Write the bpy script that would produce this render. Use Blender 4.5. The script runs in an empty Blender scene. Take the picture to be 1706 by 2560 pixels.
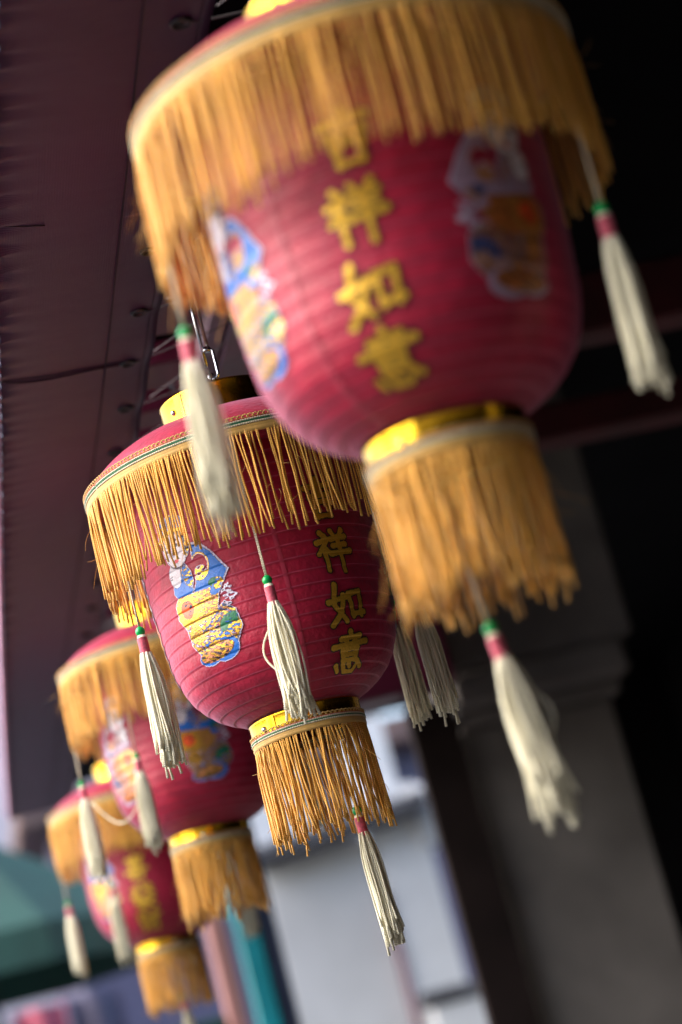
import bpy, math, random
import numpy as np
from mathutils import Vector, Matrix

random.seed(7)
rng = np.random.default_rng(7)
S = bpy.context.scene
COL = S.collection
PI = math.pi

# ------------------------------------------------------------------ camera
cam_d = bpy.data.cameras.new("camera")
cam = bpy.data.objects.new("camera", cam_d)
COL.objects.link(cam)
R_ = Vector((0.958, -0.1368, -0.2521)).normalized()
F_ = Vector((0.2007, 0.9476, 0.2485)).normalized()
U_ = R_.cross(F_).normalized()
R_ = F_.cross(U_).normalized()
m = Matrix.Identity(4)
for k in range(3):
    m[k][0], m[k][1], m[k][2] = R_[k], U_[k], -F_[k]
m[2][3] = 1.6
cam.matrix_world = m
cam_d.sensor_fit = 'VERTICAL'
cam_d.sensor_height = 36.0
cam_d.lens = 84.375
cam_d.clip_start = 0.05
cam_d.clip_end = 2000
cam_d.dof.use_dof = True
cam_d.dof.focus_distance = 2.97
cam_d.dof.aperture_fstop = 2.8
S.camera = cam

# ------------------------------------------------------------------ light
SUN_EL, SUN_AZ = math.radians(40), math.radians(-88)   # azimuth from +Y towards +X
w = bpy.data.worlds.new("World")
S.world = w
w.use_nodes = True
nt = w.node_tree
bg = nt.nodes["Background"]
sky = nt.nodes.new("ShaderNodeTexSky")
sky.sky_type = 'NISHITA'
sky.sun_disc = False
sky.sun_elevation = SUN_EL
sky.sun_rotation = SUN_AZ
sky.air_density = 1.0
sky.dust_density = 3.0
sky.ozone_density = 1.0
nt.links.new(sky.outputs[0], bg.inputs[0])
bg.inputs[1].default_value = 0.15
sd = bpy.data.lights.new("sun", 'SUN')
sd.energy = 0.65
sd.angle = math.radians(70)
sd.color = (1.0, 0.97, 0.94)
sun = bpy.data.objects.new("sun", sd)
COL.objects.link(sun)
sdir = Vector((math.sin(SUN_AZ) * math.cos(SUN_EL), math.cos(SUN_AZ) * math.cos(SUN_EL), math.sin(SUN_EL)))
sun.rotation_euler = sdir.to_track_quat('Z', 'Y').to_euler()
S.view_settings.view_transform = 'Standard'
S.view_settings.look = 'None'
S.view_settings.exposure = 1.9
S.view_settings.gamma = 1.0
S.view_settings.use_curve_mapping = False
S.render.engine = 'CYCLES'
S.cycles.use_denoising = True
S.cycles.max_bounces = 8
S.cycles.caustics_reflective = False
S.cycles.caustics_refractive = False


# ------------------------------------------------------------------ materials
def mat(name, col, rough=0.6, metal=0.0, noise=0.0, nscale=30.0, bump=0.0, bscale=60.0, sheen=0.0,
        spec=0.5, col2=None, detail=4.0, sheen_col=(1, 1, 1), transl=0.0):
    M = bpy.data.materials.new(name)
    M.use_nodes = True
    t = M.node_tree
    b = t.nodes["Principled BSDF"]
    b.inputs["Base Color"].default_value = (*col, 1)
    b.inputs["Roughness"].default_value = rough
    b.inputs["Metallic"].default_value = metal
    b.inputs["Specular IOR Level"].default_value = spec
    if sheen:
        b.inputs["Sheen Weight"].default_value = sheen
        b.inputs["Sheen Roughness"].default_value = 0.45
        b.inputs["Sheen Tint"].default_value = (*sheen_col, 1)
    tc = t.nodes.new("ShaderNodeTexCoord")
    if noise or col2:
        n = t.nodes.new("ShaderNodeTexNoise")
        n.inputs["Scale"].default_value = nscale
        n.inputs["Detail"].default_value = detail
        t.links.new(tc.outputs["Object"], n.inputs["Vector"])
        r = t.nodes.new("ShaderNodeValToRGB")
        c2 = col2 if col2 else tuple(min(1, c * (1 + noise)) for c in col)
        c1 = col if col2 else tuple(c * (1 - noise) for c in col)
        r.color_ramp.elements[0].position = 0.32
        r.color_ramp.elements[1].position = 0.68
        r.color_ramp.elements[0].color = (*c1, 1)
        r.color_ramp.elements[1].color = (*c2, 1)
        t.links.new(n.outputs["Fac"], r.inputs["Fac"])
        t.links.new(r.outputs["Color"], b.inputs["Base Color"])
    if bump:
        n2 = t.nodes.new("ShaderNodeTexNoise")
        n2.inputs["Scale"].default_value = bscale
        n2.inputs["Detail"].default_value = 5
        t.links.new(tc.outputs["Object"], n2.inputs["Vector"])
        bp = t.nodes.new("ShaderNodeBump")
        bp.inputs["Strength"].default_value = bump
        bp.inputs["Distance"].default_value = 0.004
        t.links.new(n2.outputs["Fac"], bp.inputs["Height"])
        t.links.new(bp.outputs["Normal"], b.inputs["Normal"])
    return M


def yarn_mat(name, col, dark, pitch=0.0026, rough=0.6, sheen=0.3, var=0.25):
    """twisted cord: colour and relief follow a helix given by the UV (u round, v along in metres)"""
    M = bpy.data.materials.new(name)
    M.use_nodes = True
    t = M.node_tree
    b = t.nodes["Principled BSDF"]
    b.inputs["Roughness"].default_value = rough
    b.inputs["Sheen Weight"].default_value = sheen
    b.inputs["Specular IOR Level"].default_value = 0.35
    uv = t.nodes.new("ShaderNodeUVMap")
    uv.uv_map = "UVMap"
    sp = t.nodes.new("ShaderNodeSeparateXYZ")
    t.links.new(uv.outputs[0], sp.inputs[0])
    m1 = t.nodes.new("ShaderNodeMath"); m1.operation = 'MULTIPLY_ADD'
    m1.inputs[1].default_value = 1.0 / pitch
    t.links.new(sp.outputs[1], m1.inputs[0]); t.links.new(sp.outputs[0], m1.inputs[2])
    m2 = t.nodes.new("ShaderNodeMath"); m2.operation = 'MULTIPLY'; m2.inputs[1].default_value = 2 * PI
    t.links.new(m1.outputs[0], m2.inputs[0])
    m3 = t.nodes.new("ShaderNodeMath"); m3.operation = 'SINE'
    t.links.new(m2.outputs[0], m3.inputs[0])
    m4 = t.nodes.new("ShaderNodeMath"); m4.operation = 'MULTIPLY_ADD'
    m4.inputs[1].default_value = 0.5; m4.inputs[2].default_value = 0.5
    t.links.new(m3.outputs[0], m4.inputs[0])
    mx = t.nodes.new("ShaderNodeMix"); mx.data_type = 'RGBA'
    mx.inputs["A"].default_value = (*dark, 1); mx.inputs["B"].default_value = (*col, 1)
    t.links.new(m4.outputs[0], mx.inputs["Factor"])
    tc = t.nodes.new("ShaderNodeTexCoord")
    n = t.nodes.new("ShaderNodeTexNoise")
    n.inputs["Scale"].default_value = 55
    mp = t.nodes.new("ShaderNodeMapping"); mp.inputs["Scale"].default_value = (1, 1, 0.12)
    t.links.new(tc.outputs["Object"], mp.inputs["Vector"])
    t.links.new(mp.outputs[0], n.inputs["Vector"])
    hs = t.nodes.new("ShaderNodeHueSaturation")
    mr = t.nodes.new("ShaderNodeMapRange")
    mr.inputs["From Min"].default_value = 0.3; mr.inputs["From Max"].default_value = 0.7
    mr.inputs["To Min"].default_value = 1 - var; mr.inputs["To Max"].default_value = 1 + var
    t.links.new(n.outputs["Fac"], mr.inputs["Value"])
    t.links.new(mr.outputs[0], hs.inputs["Value"])
    t.links.new(mx.outputs["Result"], hs.inputs["Color"])
    t.links.new(hs.outputs[0], b.inputs["Base Color"])
    bp = t.nodes.new("ShaderNodeBump"); bp.inputs["Strength"].default_value = 0.6
    bp.inputs["Distance"].default_value = 0.0005
    t.links.new(m4.outputs[0], bp.inputs["Height"])
    t.links.new(bp.outputs[0], b.inputs["Normal"])
    return M


def lantern_cloth():
    M = mat("crimson_satin", (0.37, 0.007, 0.034), rough=0.47, noise=0.17, nscale=55, detail=8.0, bump=0.3, bscale=170,
            sheen=0.3, sheen_col=(1.0, 0.6, 0.9), spec=0.4)
    return M


def gold_foil():
    M = bpy.data.materials.new("gold_foil")
    M.use_nodes = True
    t = M.node_tree
    b = t.nodes["Principled BSDF"]
    b.inputs["Base Color"].default_value = (0.92, 0.5, 0.028, 1)
    b.inputs["Metallic"].default_value = 1
    b.inputs["Roughness"].default_value = 0.24
    tc = t.nodes.new("ShaderNodeTexCoord")
    n = t.nodes.new("ShaderNodeTexNoise"); n.inputs["Scale"].default_value = 22; n.inputs["Detail"].default_value = 3
    mp = t.nodes.new("ShaderNodeMapping"); mp.inputs["Scale"].default_value = (1, 1, 0.25)
    t.links.new(tc.outputs["Object"], mp.inputs["Vector"]); t.links.new(mp.outputs[0], n.inputs["Vector"])
    n2 = t.nodes.new("ShaderNodeTexNoise"); n2.inputs["Scale"].default_value = 420; n2.inputs["Detail"].default_value = 2
    t.links.new(tc.outputs["Object"], n2.inputs["Vector"])
    b1 = t.nodes.new("ShaderNodeBump"); b1.inputs["Strength"].default_value = 0.55; b1.inputs["Distance"].default_value = 0.006
    b2 = t.nodes.new("ShaderNodeBump"); b2.inputs["Strength"].default_value = 0.35; b2.inputs["Distance"].default_value = 0.0006
    t.links.new(n.outputs["Fac"], b1.inputs["Height"]); t.links.new(n2.outputs["Fac"], b2.inputs["Height"])
    t.links.new(b1.outputs[0], b2.inputs["Normal"]); t.links.new(b2.outputs[0], b.inputs["Normal"])
    return M


def print_mat():
    M = bpy.data.materials.new("foil_print")
    M.use_nodes = True
    t = M.node_tree
    b = t.nodes["Principled BSDF"]
    a = t.nodes.new("ShaderNodeAttribute"); a.attribute_name = "ink"
    t.links.new(a.outputs["Color"], b.inputs["Base Color"])
    t.links.new(a.outputs["Alpha"], b.inputs["Metallic"])
    b.inputs["Roughness"].default_value = 0.36
    tc = t.nodes.new("ShaderNodeTexCoord")
    n = t.nodes.new("ShaderNodeTexNoise"); n.inputs["Scale"].default_value = 300; n.inputs["Detail"].default_value = 2
    t.links.new(tc.outputs["Object"], n.inputs["Vector"])
    bp = t.nodes.new("ShaderNodeBump"); bp.inputs["Strength"].default_value = 0.5; bp.inputs["Distance"].default_value = 0.0012
    t.links.new(n.outputs["Fac"], bp.inputs["Height"]); t.links.new(bp.outputs[0], b.inputs["Normal"])
    return M


def tarp_mat():
    M = bpy.data.materials.new("maroon_tarpaulin")
    M.use_nodes = True
    t = M.node_tree
    b = t.nodes["Principled BSDF"]
    tc = t.nodes.new("ShaderNodeTexCoord")
    n = t.nodes.new("ShaderNodeTexNoise"); n.inputs["Scale"].default_value = 2.2; n.inputs["Detail"].default_value = 6
    t.links.new(tc.outputs["Object"], n.inputs["Vector"])
    r = t.nodes.new("ShaderNodeValToRGB")
    r.color_ramp.elements[0].position = 0.3; r.color_ramp.elements[0].color = (0.046, 0.008, 0.044, 1)
    r.color_ramp.elements[1].position = 0.75; r.color_ramp.elements[1].color = (0.068, 0.011, 0.058, 1)
    t.links.new(n.outputs["Fac"], r.inputs["Fac"])
    # chalky scuffs
    mp = t.nodes.new("ShaderNodeMapping"); mp.inputs["Scale"].default_value = (5, 30, 1)
    mp.inputs["Rotation"].default_value = (0, 0, 0.25)
    n2 = t.nodes.new("ShaderNodeTexNoise"); n2.inputs["Scale"].default_value = 1.6; n2.inputs["Detail"].default_value = 3
    t.links.new(tc.outputs["Object"], mp.inputs["Vector"]); t.links.new(mp.outputs[0], n2.inputs["Vector"])
    r2 = t.nodes.new("ShaderNodeValToRGB")
    r2.color_ramp.elements[0].position = 0.71; r2.color_ramp.elements[0].color = (0, 0, 0, 1)
    r2.color_ramp.elements[1].position = 0.8; r2.color_ramp.elements[1].color = (0.5, 0.5, 0.5, 1)
    t.links.new(n2.outputs["Fac"], r2.inputs["Fac"])
    mx = t.nodes.new("ShaderNodeMix"); mx.data_type = 'RGBA'
    mx.inputs["B"].default_value = (0.3, 0.16, 0.2, 1)
    t.links.new(r2.outputs[0], mx.inputs["Factor"]); t.links.new(r.outputs[0], mx.inputs["A"])
    t.links.new(mx.outputs["Result"], b.inputs["Base Color"])
    b.inputs["Roughness"].default_value = 0.4
    b.inputs["Specular IOR Level"].default_value = 0.32
    wv = t.nodes.new("ShaderNodeTexWave"); wv.inputs["Scale"].default_value = 95; wv.inputs["Distortion"].default_value = 0.4
    wv.bands_direction = 'X'
    t.links.new(tc.outputs["Object"], wv.inputs["Vector"])
    wv2 = t.nodes.new("ShaderNodeTexWave"); wv2.inputs["Scale"].default_value = 95; wv2.bands_direction = 'Y'
    t.links.new(tc.outputs["Object"], wv2.inputs["Vector"])
    ad = t.nodes.new("ShaderNodeMath"); ad.operation = 'ADD'
    t.links.new(wv.outputs["Fac"], ad.inputs[0]); t.links.new(wv2.outputs["Fac"], ad.inputs[1])
    bp = t.nodes.new("ShaderNodeBump"); bp.inputs["Strength"].default_value = 0.3; bp.inputs["Distance"].default_value = 0.0007
    t.links.new(ad.outputs[0], bp.inputs["Height"])
    n3 = t.nodes.new("ShaderNodeTexNoise"); n3.inputs["Scale"].default_value = 9; n3.inputs["Detail"].default_value = 3
    t.links.new(tc.outputs["Object"], n3.inputs["Vector"])
    bp2 = t.nodes.new("ShaderNodeBump"); bp2.inputs["Strength"].default_value = 0.25; bp2.inputs["Distance"].default_value = 0.01
    t.links.new(n3.outputs["Fac"], bp2.inputs["Height"]); t.links.new(bp.outputs[0], bp2.inputs["Normal"])
    t.links.new(bp2.outputs[0], b.inputs["Normal"])
    return M


M_RED = lantern_cloth()
M_SEAM = mat("crimson_binding", (0.4, 0.02, 0.055), rough=0.5, sheen=0.4)
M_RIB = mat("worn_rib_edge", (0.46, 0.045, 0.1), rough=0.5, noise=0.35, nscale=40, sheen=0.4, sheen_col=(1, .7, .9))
M_GOLD = gold_foil()
M_PRINT = print_mat()
M_FRINGE = yarn_mat("amber_rayon_fringe", (0.86, 0.49, 0.08), (0.64, 0.27, 0.022), pitch=0.0024, var=0.17, sheen=0.3, rough=0.5)
M_CREAM = yarn_mat("cream_yarn", (0.88, 0.85, 0.66), (0.74, 0.68, 0.48), pitch=0.0026, var=0.14)
M_WHITE = yarn_mat("white_cord", (0.74, 0.68, 0.52), (0.5, 0.42, 0.26), pitch=0.003, var=0.1)
M_YEL = yarn_mat("yellow_gimp", (0.74, 0.47, 0.14), (0.4, 0.2, 0.03), pitch=0.003, var=0.15)
M_GRN = mat("green_thread", (0.02, 0.16, 0.07), rough=0.7)
M_REDT = mat("red_thread", (0.45, 0.03, 0.03), rough=0.7)
M_BEAD = mat("green_glazed_bead", (0.005, 0.34, 0.075), rough=0.14, noise=0.1)
M_WRAP = mat("pink_red_wrap", (0.6, 0.09, 0.14), rough=0.6, noise=0.3, nscale=300, sheen=0.4, sheen_col=(1, .7, .85))
M_STEEL = mat("rivet_steel", (0.55, 0.53, 0.5), rough=0.22, metal=1.0, noise=0.1, nscale=200)
M_CHROME = mat("worn_chrome", (0.5, 0.5, 0.54), rough=0.16, metal=1.0, noise=0.15, nscale=90)
M_RUST = mat("spring_rust", (0.25, 0.1, 0.04), rough=0.6, metal=0.5, noise=0.4, nscale=300)
M_DKMETAL = mat("dark_brass", (0.05, 0.045, 0.045), rough=0.4, metal=0.8, noise=0.3)
M_TARP = tarp_mat()
M_TARP_EDGE = mat("skylit_tarp_edge", (0.6, 0.3, 0.42), rough=0.6, noise=0.25, nscale=18)  # pale pink carries the sky light on the maroon edge
M_THREAD = mat("dark_stitching", (0.03, 0.008, 0.014), rough=0.8)
M_ROPE = yarn_mat("grey_nylon_rope", (0.2, 0.17, 0.18), (0.09, 0.07, 0.08), pitch=0.004)
M_MAROON = mat("maroon_paint", (0.1, 0.008, 0.03), rough=0.4, noise=0.3, nscale=8, bump=0.15, bscale=30)
M_LILAC = mat("chalky_lilac_paint", (0.22, 0.14, 0.18), rough=0.6, noise=0.25, nscale=9)
M_DKWOOD = mat("near_black_timber", (0.006, 0.004, 0.004), rough=0.7, spec=0.15, noise=0.4, nscale=6, bump=0.3, bscale=20)  # near-black base colour for timber
M_REDWOOD = mat("dark_red_timber", (0.06, 0.006, 0.008), rough=0.6, noise=0.35, nscale=6, bump=0.2, bscale=25)
M_BLACK = mat("near_black_ceiling", (0.003, 0.0025, 0.003), rough=0.9, spec=0.08, noise=0.4, nscale=3)  # plain near-black base colour for ceiling and inner walls
M_GREYC = mat("grey_render", (0.185, 0.168, 0.155), rough=0.85, noise=0.3, nscale=3, bump=0.3, bscale=25, spec=0.2)
M_BROWN = mat("dark_brown_cover", (0.02, 0.013, 0.012), rough=0.8, spec=0.15, noise=0.3, nscale=5)  # for the board covering the column's left face
M_WHITEP = mat("whitewashed_plaster", (0.85, 0.85, 0.85), rough=0.85, noise=0.08, nscale=2.2, bump=0.2, bscale=20)
M_CEMENT = mat("pale_cement_panel", (0.7, 0.7, 0.7), rough=0.85, noise=0.12, nscale=1.6)
M_CORN = mat("weathered_grey_cornice", (0.1, 0.1, 0.11), rough=0.8, noise=0.3, nscale=4)
M_PINKPIPE = mat("pink_pipe", (0.22, 0.12, 0.15), rough=0.5, noise=0.1)
M_DULL = mat("dull_plaster", (0.34, 0.3, 0.27), rough=0.9, noise=0.15, nscale=1.5)
M_TEAL = mat("teal_gloss_paint", (0.01, 0.24, 0.28), rough=0.35, noise=0.15, nscale=5)
M_SALMON = mat("salmon_paint", (0.36, 0.16, 0.14), rough=0.55, noise=0.15, nscale=5)
M_DKGREEN = mat("bottle_green_paint", (0.012, 0.05, 0.045), rough=0.4, noise=0.2)
M_NAVY = mat("navy_paint", (0.02, 0.03, 0.06), rough=0.5, noise=0.2)
M_GRNCLOTH = mat("green_canvas", (0.01, 0.055, 0.04), rough=0.7, noise=0.2, nscale=3, bump=0.2)
M_ASPH = mat("worn_asphalt", (0.072, 0.078, 0.09), rough=0.9, noise=0.25, nscale=3, bump=0.4, bscale=60)
M_PAVE = mat("cement_pavement", (0.085, 0.08, 0.076), rough=0.85, noise=0.2, nscale=3, bump=0.3, bscale=40)
M_PALE = mat("pale_pinkish_limewash", (0.55, 0.5, 0.54), rough=0.9, noise=0.1, nscale=0.8)
M_GLASS = mat("dark_window_glass", (0.03, 0.04, 0.05), rough=0.1)
M_TILE = mat("grey_roof_tile", (0.16, 0.1, 0.09), rough=0.8, noise=0.3, nscale=3)
M_PURPLE = mat("plum_shutter_paint", (0.07, 0.065, 0.12), rough=0.6, noise=0.2)
M_PINKC = mat("pink_cloth", (0.55, 0.12, 0.18), rough=0.8, noise=0.2)


# ------------------------------------------------------------------ mesh helpers
class MB:
    def __init__(self):
        self.v, self.f, self.mi, self.uv, self.sm = [], [], [], [], []

    def add(self, verts, faces, mi=0, uvs=None, smooth=True):
        o = len(self.v)
        self.v += [tuple(p) for p in verts]
        for k, f in enumerate(faces):
            self.f.append([o + i for i in f])
            self.mi.append(mi)
            self.sm.append(smooth)
            self.uv.append(uvs[k] if uvs else [(0, 0)] * len(f))
        return self

    def box(self, a, b, mi=0, bev=0.0, rot=0.0):
        x0, y0, z0 = a; x1, y1, z1 = b
        if bev <= 0:
            vs = [(x0, y0, z0), (x1, y0, z0), (x1, y1, z0), (x0, y1, z0), (x0, y0, z1), (x1, y0, z1), (x1, y1, z1), (x0, y1, z1)]
            fs = [(0, 3, 2, 1), (4, 5, 6, 7), (0, 1, 5, 4), (1, 2, 6, 5), (2, 3, 7, 6), (3, 0, 4, 7)]
            return self.add(vs, fs, mi, smooth=False)
        e = bev
        vs = []
        def ring(x0, y0, x1, y1, z):
            return [(x0 + e, y0, z), (x1 - e, y0, z), (x1, y0 + e, z), (x1, y1 - e, z), (x1 - e, y1, z), (x0 + e, y1, z), (x0, y1 - e, z), (x0, y0 + e, z)]
        vs += ring(x0 + e, y0 + e, x1 - e, y1 - e, z0)
        vs += ring(x0, y0, x1, y1, z0 + e)
        vs += ring(x0, y0, x1, y1, z1 - e)
        vs += ring(x0 + e, y0 + e, x1 - e, y1 - e, z1)
        fs = [tuple(range(7, -1, -1)), tuple(range(24, 32))]
        for r in range(3):
            for i in range(8):
                j = (i + 1) % 8
                fs.append((r * 8 + i, r * 8 + j, r * 8 + 8 + j, r * 8 + 8 + i))
        return self.add(vs, fs, mi, smooth=False)

    def lathe(self, prof, n=64, mi=0, mis=None, c=(0, 0, 0)):
        vs, fs, ml = [], [], []
        for r, z in prof:
            for k in range(n):
                a = 2 * PI * k / n
                vs.append((c[0] + r * math.cos(a), c[1] + r * math.sin(a), c[2] + z))
        for i in range(len(prof) - 1):
            for k in range(n):
                j = (k + 1) % n
                fs.append((i * n + k, i * n + n + k, i * n + n + j, i * n + j))
                ml.append(mis[i] if mis else mi)
        o = len(self.f)
        self.add(vs, fs, mi)
        for i, q in enumerate(ml):
            self.mi[o + i] = q
        return self

    def tube(self, pts, r, sides=6, mi=0, cap=True, closed=False, v0=0.0):
        P = np.asarray(pts, float)
        n = len(P)
        T = np.zeros_like(P)
        if closed:
            T = np.roll(P, -1, 0) - np.roll(P, 1, 0)
        else:
            T[1:-1] = P[2:] - P[:-2]; T[0] = P[1] - P[0]; T[-1] = P[-1] - P[-2]
        T /= np.linalg.norm(T, axis=1)[:, None] + 1e-12
        ref = np.array([1.0, 0, 0]) if abs(T[0][0]) < 0.8 else np.array([0, 1.0, 0])
        rr = np.broadcast_to(np.asarray(r, float), (n,))
        A = ref - T * (T @ ref)[:, None]
        A /= np.linalg.norm(A, axis=1)[:, None] + 1e-12
        B = np.cross(T, A)
        ang = 2 * PI * np.arange(sides) / sides
        V = P[:, None, :] + rr[:, None, None] * (A[:, None, :] * np.cos(ang)[None, :, None] + B[:, None, :] * np.sin(ang)[None, :, None])
        L = np.concatenate([[0], np.cumsum(np.linalg.norm(np.diff(P, axis=0), axis=1))]) + v0
        fs, uv = [], []
        m_ = n if closed else n - 1
        for i in range(m_):
            i2 = (i + 1) % n
            l2 = L[i + 1] if i + 1 < n else L[i] + 0.001
            for k in range(sides):
                j = (k + 1) % sides
                fs.append((i * sides + k, i * sides + j, i2 * sides + j, i2 * sides + k))
                uv.append([(k / sides, L[i]), ((k + 1) / sides, L[i]), ((k + 1) / sides, l2), (k / sides, l2)])
        if cap and not closed:
            fs.append(tuple(range(sides - 1, -1, -1))); uv.append([(0, 0)] * sides)
            fs.append(tuple((n - 1) * sides + k for k in range(sides))); uv.append([(0, 0)] * sides)
        return self.add(V.reshape(-1, 3), fs, mi, uv)

    def sphere(self, c, r, n=16, m_=10, mi=0, sz=1.0):
        prof = [(max(1e-5, r * math.sin(PI * i / m_)), -r * sz * math.cos(PI * i / m_)) for i in range(m_ + 1)]
        return self.lathe(prof[::-1], n, mi, c=c)

    def mesh(self, name, mats):
        me = bpy.data.meshes.new(name)
        me.from_pydata(self.v, [], self.f)
        for q in (mats if isinstance(mats, (list, tuple)) else [mats]):
            me.materials.append(q)
        me.polygons.foreach_set("material_index", self.mi)
        me.polygons.foreach_set("use_smooth", self.sm)
        u = me.uv_layers.new(name="UVMap")
        flat = [c for f in self.uv for p in f for c in p]
        u.data.foreach_set("uv", flat)
        me.update()
        return me

    def build(self, name, mats, parent=None, loc=(0, 0, 0), rot=(0, 0, 0)):
        return link(name, self.mesh(name, mats), parent, loc, rot)


def link(name, me, parent=None, loc=(0, 0, 0), rot=(0, 0, 0)):
    o = bpy.data.objects.new(name, me)
    o.location = loc
    o.rotation_euler = rot
    if parent is not None:
        o.parent = parent
    COL.objects.link(o)
    return o


def thing(name, label, cat, loc=(0, 0, 0), group=None, rot=(0, 0, 0)):
    o = bpy.data.objects.new(name, None)
    o.empty_display_size = 0.1
    o.location = loc
    o.rotation_euler = rot
    COL.objects.link(o)
    return tag(o, label, cat, group)


def tag(o, label, cat, group=None):
    o["label"] = label
    o["category"] = cat
    if group:
        o["group"] = group
    return o


def struct(o):
    o["kind"] = "structure"
    return o


# ------------------------------------------------------------------ the setting: street and shop shell
struct(MB().add([(-300, -300, 0), (300, -300, 0), (300, 300, 0), (-300, 300, 0)], [(0, 1, 2, 3)], smooth=False).build("road", M_ASPH))
struct(MB().box((-0.6, -12, 0.004), (6.0, 13.0, 0.14), bev=0.01).build("pavement", M_PAVE))

# dark interior of the shop on the right
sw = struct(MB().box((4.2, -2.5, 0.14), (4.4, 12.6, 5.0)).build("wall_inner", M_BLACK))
struct(MB().box((-4.5, -2.7, 0.005), (4.4, -2.502, 9.0)).build("light_block_wall", M_DULL))  # out of view, extended to block front light; plaster gives soft fill
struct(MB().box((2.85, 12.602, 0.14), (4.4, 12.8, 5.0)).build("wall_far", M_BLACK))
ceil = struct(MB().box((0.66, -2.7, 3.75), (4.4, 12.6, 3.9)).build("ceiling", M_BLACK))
struct(MB().box((0.70, -2.7, 2.97), (0.82, 6.4, 3.745), bev=0.01).build("eaves_wall", M_DKWOOD))

nc = tag(MB().box((-1.0, -2.49, 3.0), (0.69, 0.35, 3.02)).build("light_blocker", M_DKWOOD), "unseen dark board added overhead to block light on the lantern fronts", "light_blocker")  # added above the camera, out of view, to cut light from behind

# timber that crosses the dark ceiling
def cross_beam(y, z, x0, x1, h, d, label, mt):
    o = MB().box((x0, y, z), (x1, y + d, z + h), bev=0.008).build("ceiling_beam", mt)
    return tag(o, label, "beam", "red ceiling beams in the dark shop")
cross_beam(5.10, 3.0, 0.83, 4.19, 0.09, 0.10, "dark red ceiling beam crossing in front of the grey column", M_REDWOOD)
cross_beam(4.37, 3.0, 0.83, 4.19, 0.13, 0.10, "dark red ceiling beam behind the biggest lantern, the nearer one", M_REDWOOD)

lint = tag(MB().box((0.83, 6.78, 2.80), (1.64, 6.92, 3.30), bev=0.01).build("lintel", M_MAROON),
           "dark maroon lintel board just above the white shophouse", "lintel")

# grey column with its wider head
colm = thing("column", "grey rendered column with a wider moulded head in the shade", "column", (1.9, 7.25, 0.14))
MB().box((-0.25, -0.25, 0), (0.25, 0.25, 2.55), bev=0.012).build("shaft", M_GREYC, colm)
cp = MB()
cp.box((-0.248, -0.28, 2.55), (0.28, 0.28, 2.60), bev=0.012)
cp.box((-0.249, -0.31, 2.60), (0.32, 0.31, 2.72), bev=0.02)
cp.build("capital", M_GREYC, colm)
MB().box((-0.247, -0.30, 2.72), (0.36, 0.30, 3.6), bev=0.012).build("upper_block", M_GREYC, colm)
MB().box((-0.29, -0.29, 0), (0.29, 0.29, 0.002), bev=0).build("plinth", M_GREYC, colm)

post = tag(MB().box((1.505, 6.955, 0.14), (1.652, 6.995, 2.79), bev=0.006).build("side_cover_board", M_BROWN),
           "dark brown timber post standing against the grey column", "post")  # cover board added so the column's left face looks dark

# ------------------------------------------------------------------ beam over the lanterns
eb = thing("eaves_beam", "maroon painted eaves beam the lanterns hang under", "beam", (0.62, 0.4, 2.80))
MB().box((0.0, 0.0, 0.0), (0.075, 6.5, 0.16), bev=0.006).build("beam_body", M_MAROON, eb)
MB().box((-0.034, 0.0, 0.002), (-0.002, 6.5, 0.04), bev=0.004).build("edge_strip", M_LILAC, eb)
battens = [(1.45, 2.30, 'nearest lantern'), (2.70, 3.47, 'second lantern'), (3.60, 3.72, ''), (3.83, 3.92, ''), (4.02, 4.40, 'third lantern'),
           (4.62, 4.74, ''), (5.22, 5.60, 'farthest lantern'), (5.9, 6.05, '')]
for y0, y1, nm in battens:
    MB().box((-0.20, y0 - 0.4, 0.045), (-0.036, y1 - 0.4, 0.085), bev=0.004).build("batten", M_MAROON, eb)
MB().box((-0.23, 0.0, 0.16), (-0.004, 6.5, 0.175)).build("dark_void_sheet", M_BLACK, eb)  # black sheet standing in for the dark void above the battens

# ------------------------------------------------------------------ maroon awning
aw = thing("awning", "maroon tarpaulin awning laced along its edge with eyelets", "awning", (0, 0, 2.75))
def xl(y):
    return 0.2625 + (0.036 * ((y - 3.0) / 4.0) ** 2 if y > 3 else 0) - 0.007 * min(1.0, max(0.0, (3.5 - y) / 0.8))
XR = 0.484
ny, nx = 560, 30
Y0, Y1 = 0.5, 7.05
pk = rng.uniform(0, 6.28, 6)
def awz(x, y):
    t = (x - xl(y)) / (XR - xl(y))
    z = 0.004 * math.sin(1.7 * y) * math.sin(PI * t)
    e = math.exp(-t / 0.07)
    z += e * (0.0045 * math.sin(2 * PI * y / 0.047 + 2.0 * math.sin(y * 5.3)) + 0.003 * math.sin(2 * PI * y / 0.031 + pk[0] + 1.5 * math.sin(y * 9)))
    e2 = math.exp(-(1 - t) / 0.10)
    z += e2 * 0.0035 * math.sin(2 * PI * (y - 2.87) / 0.207)
    return z
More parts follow.
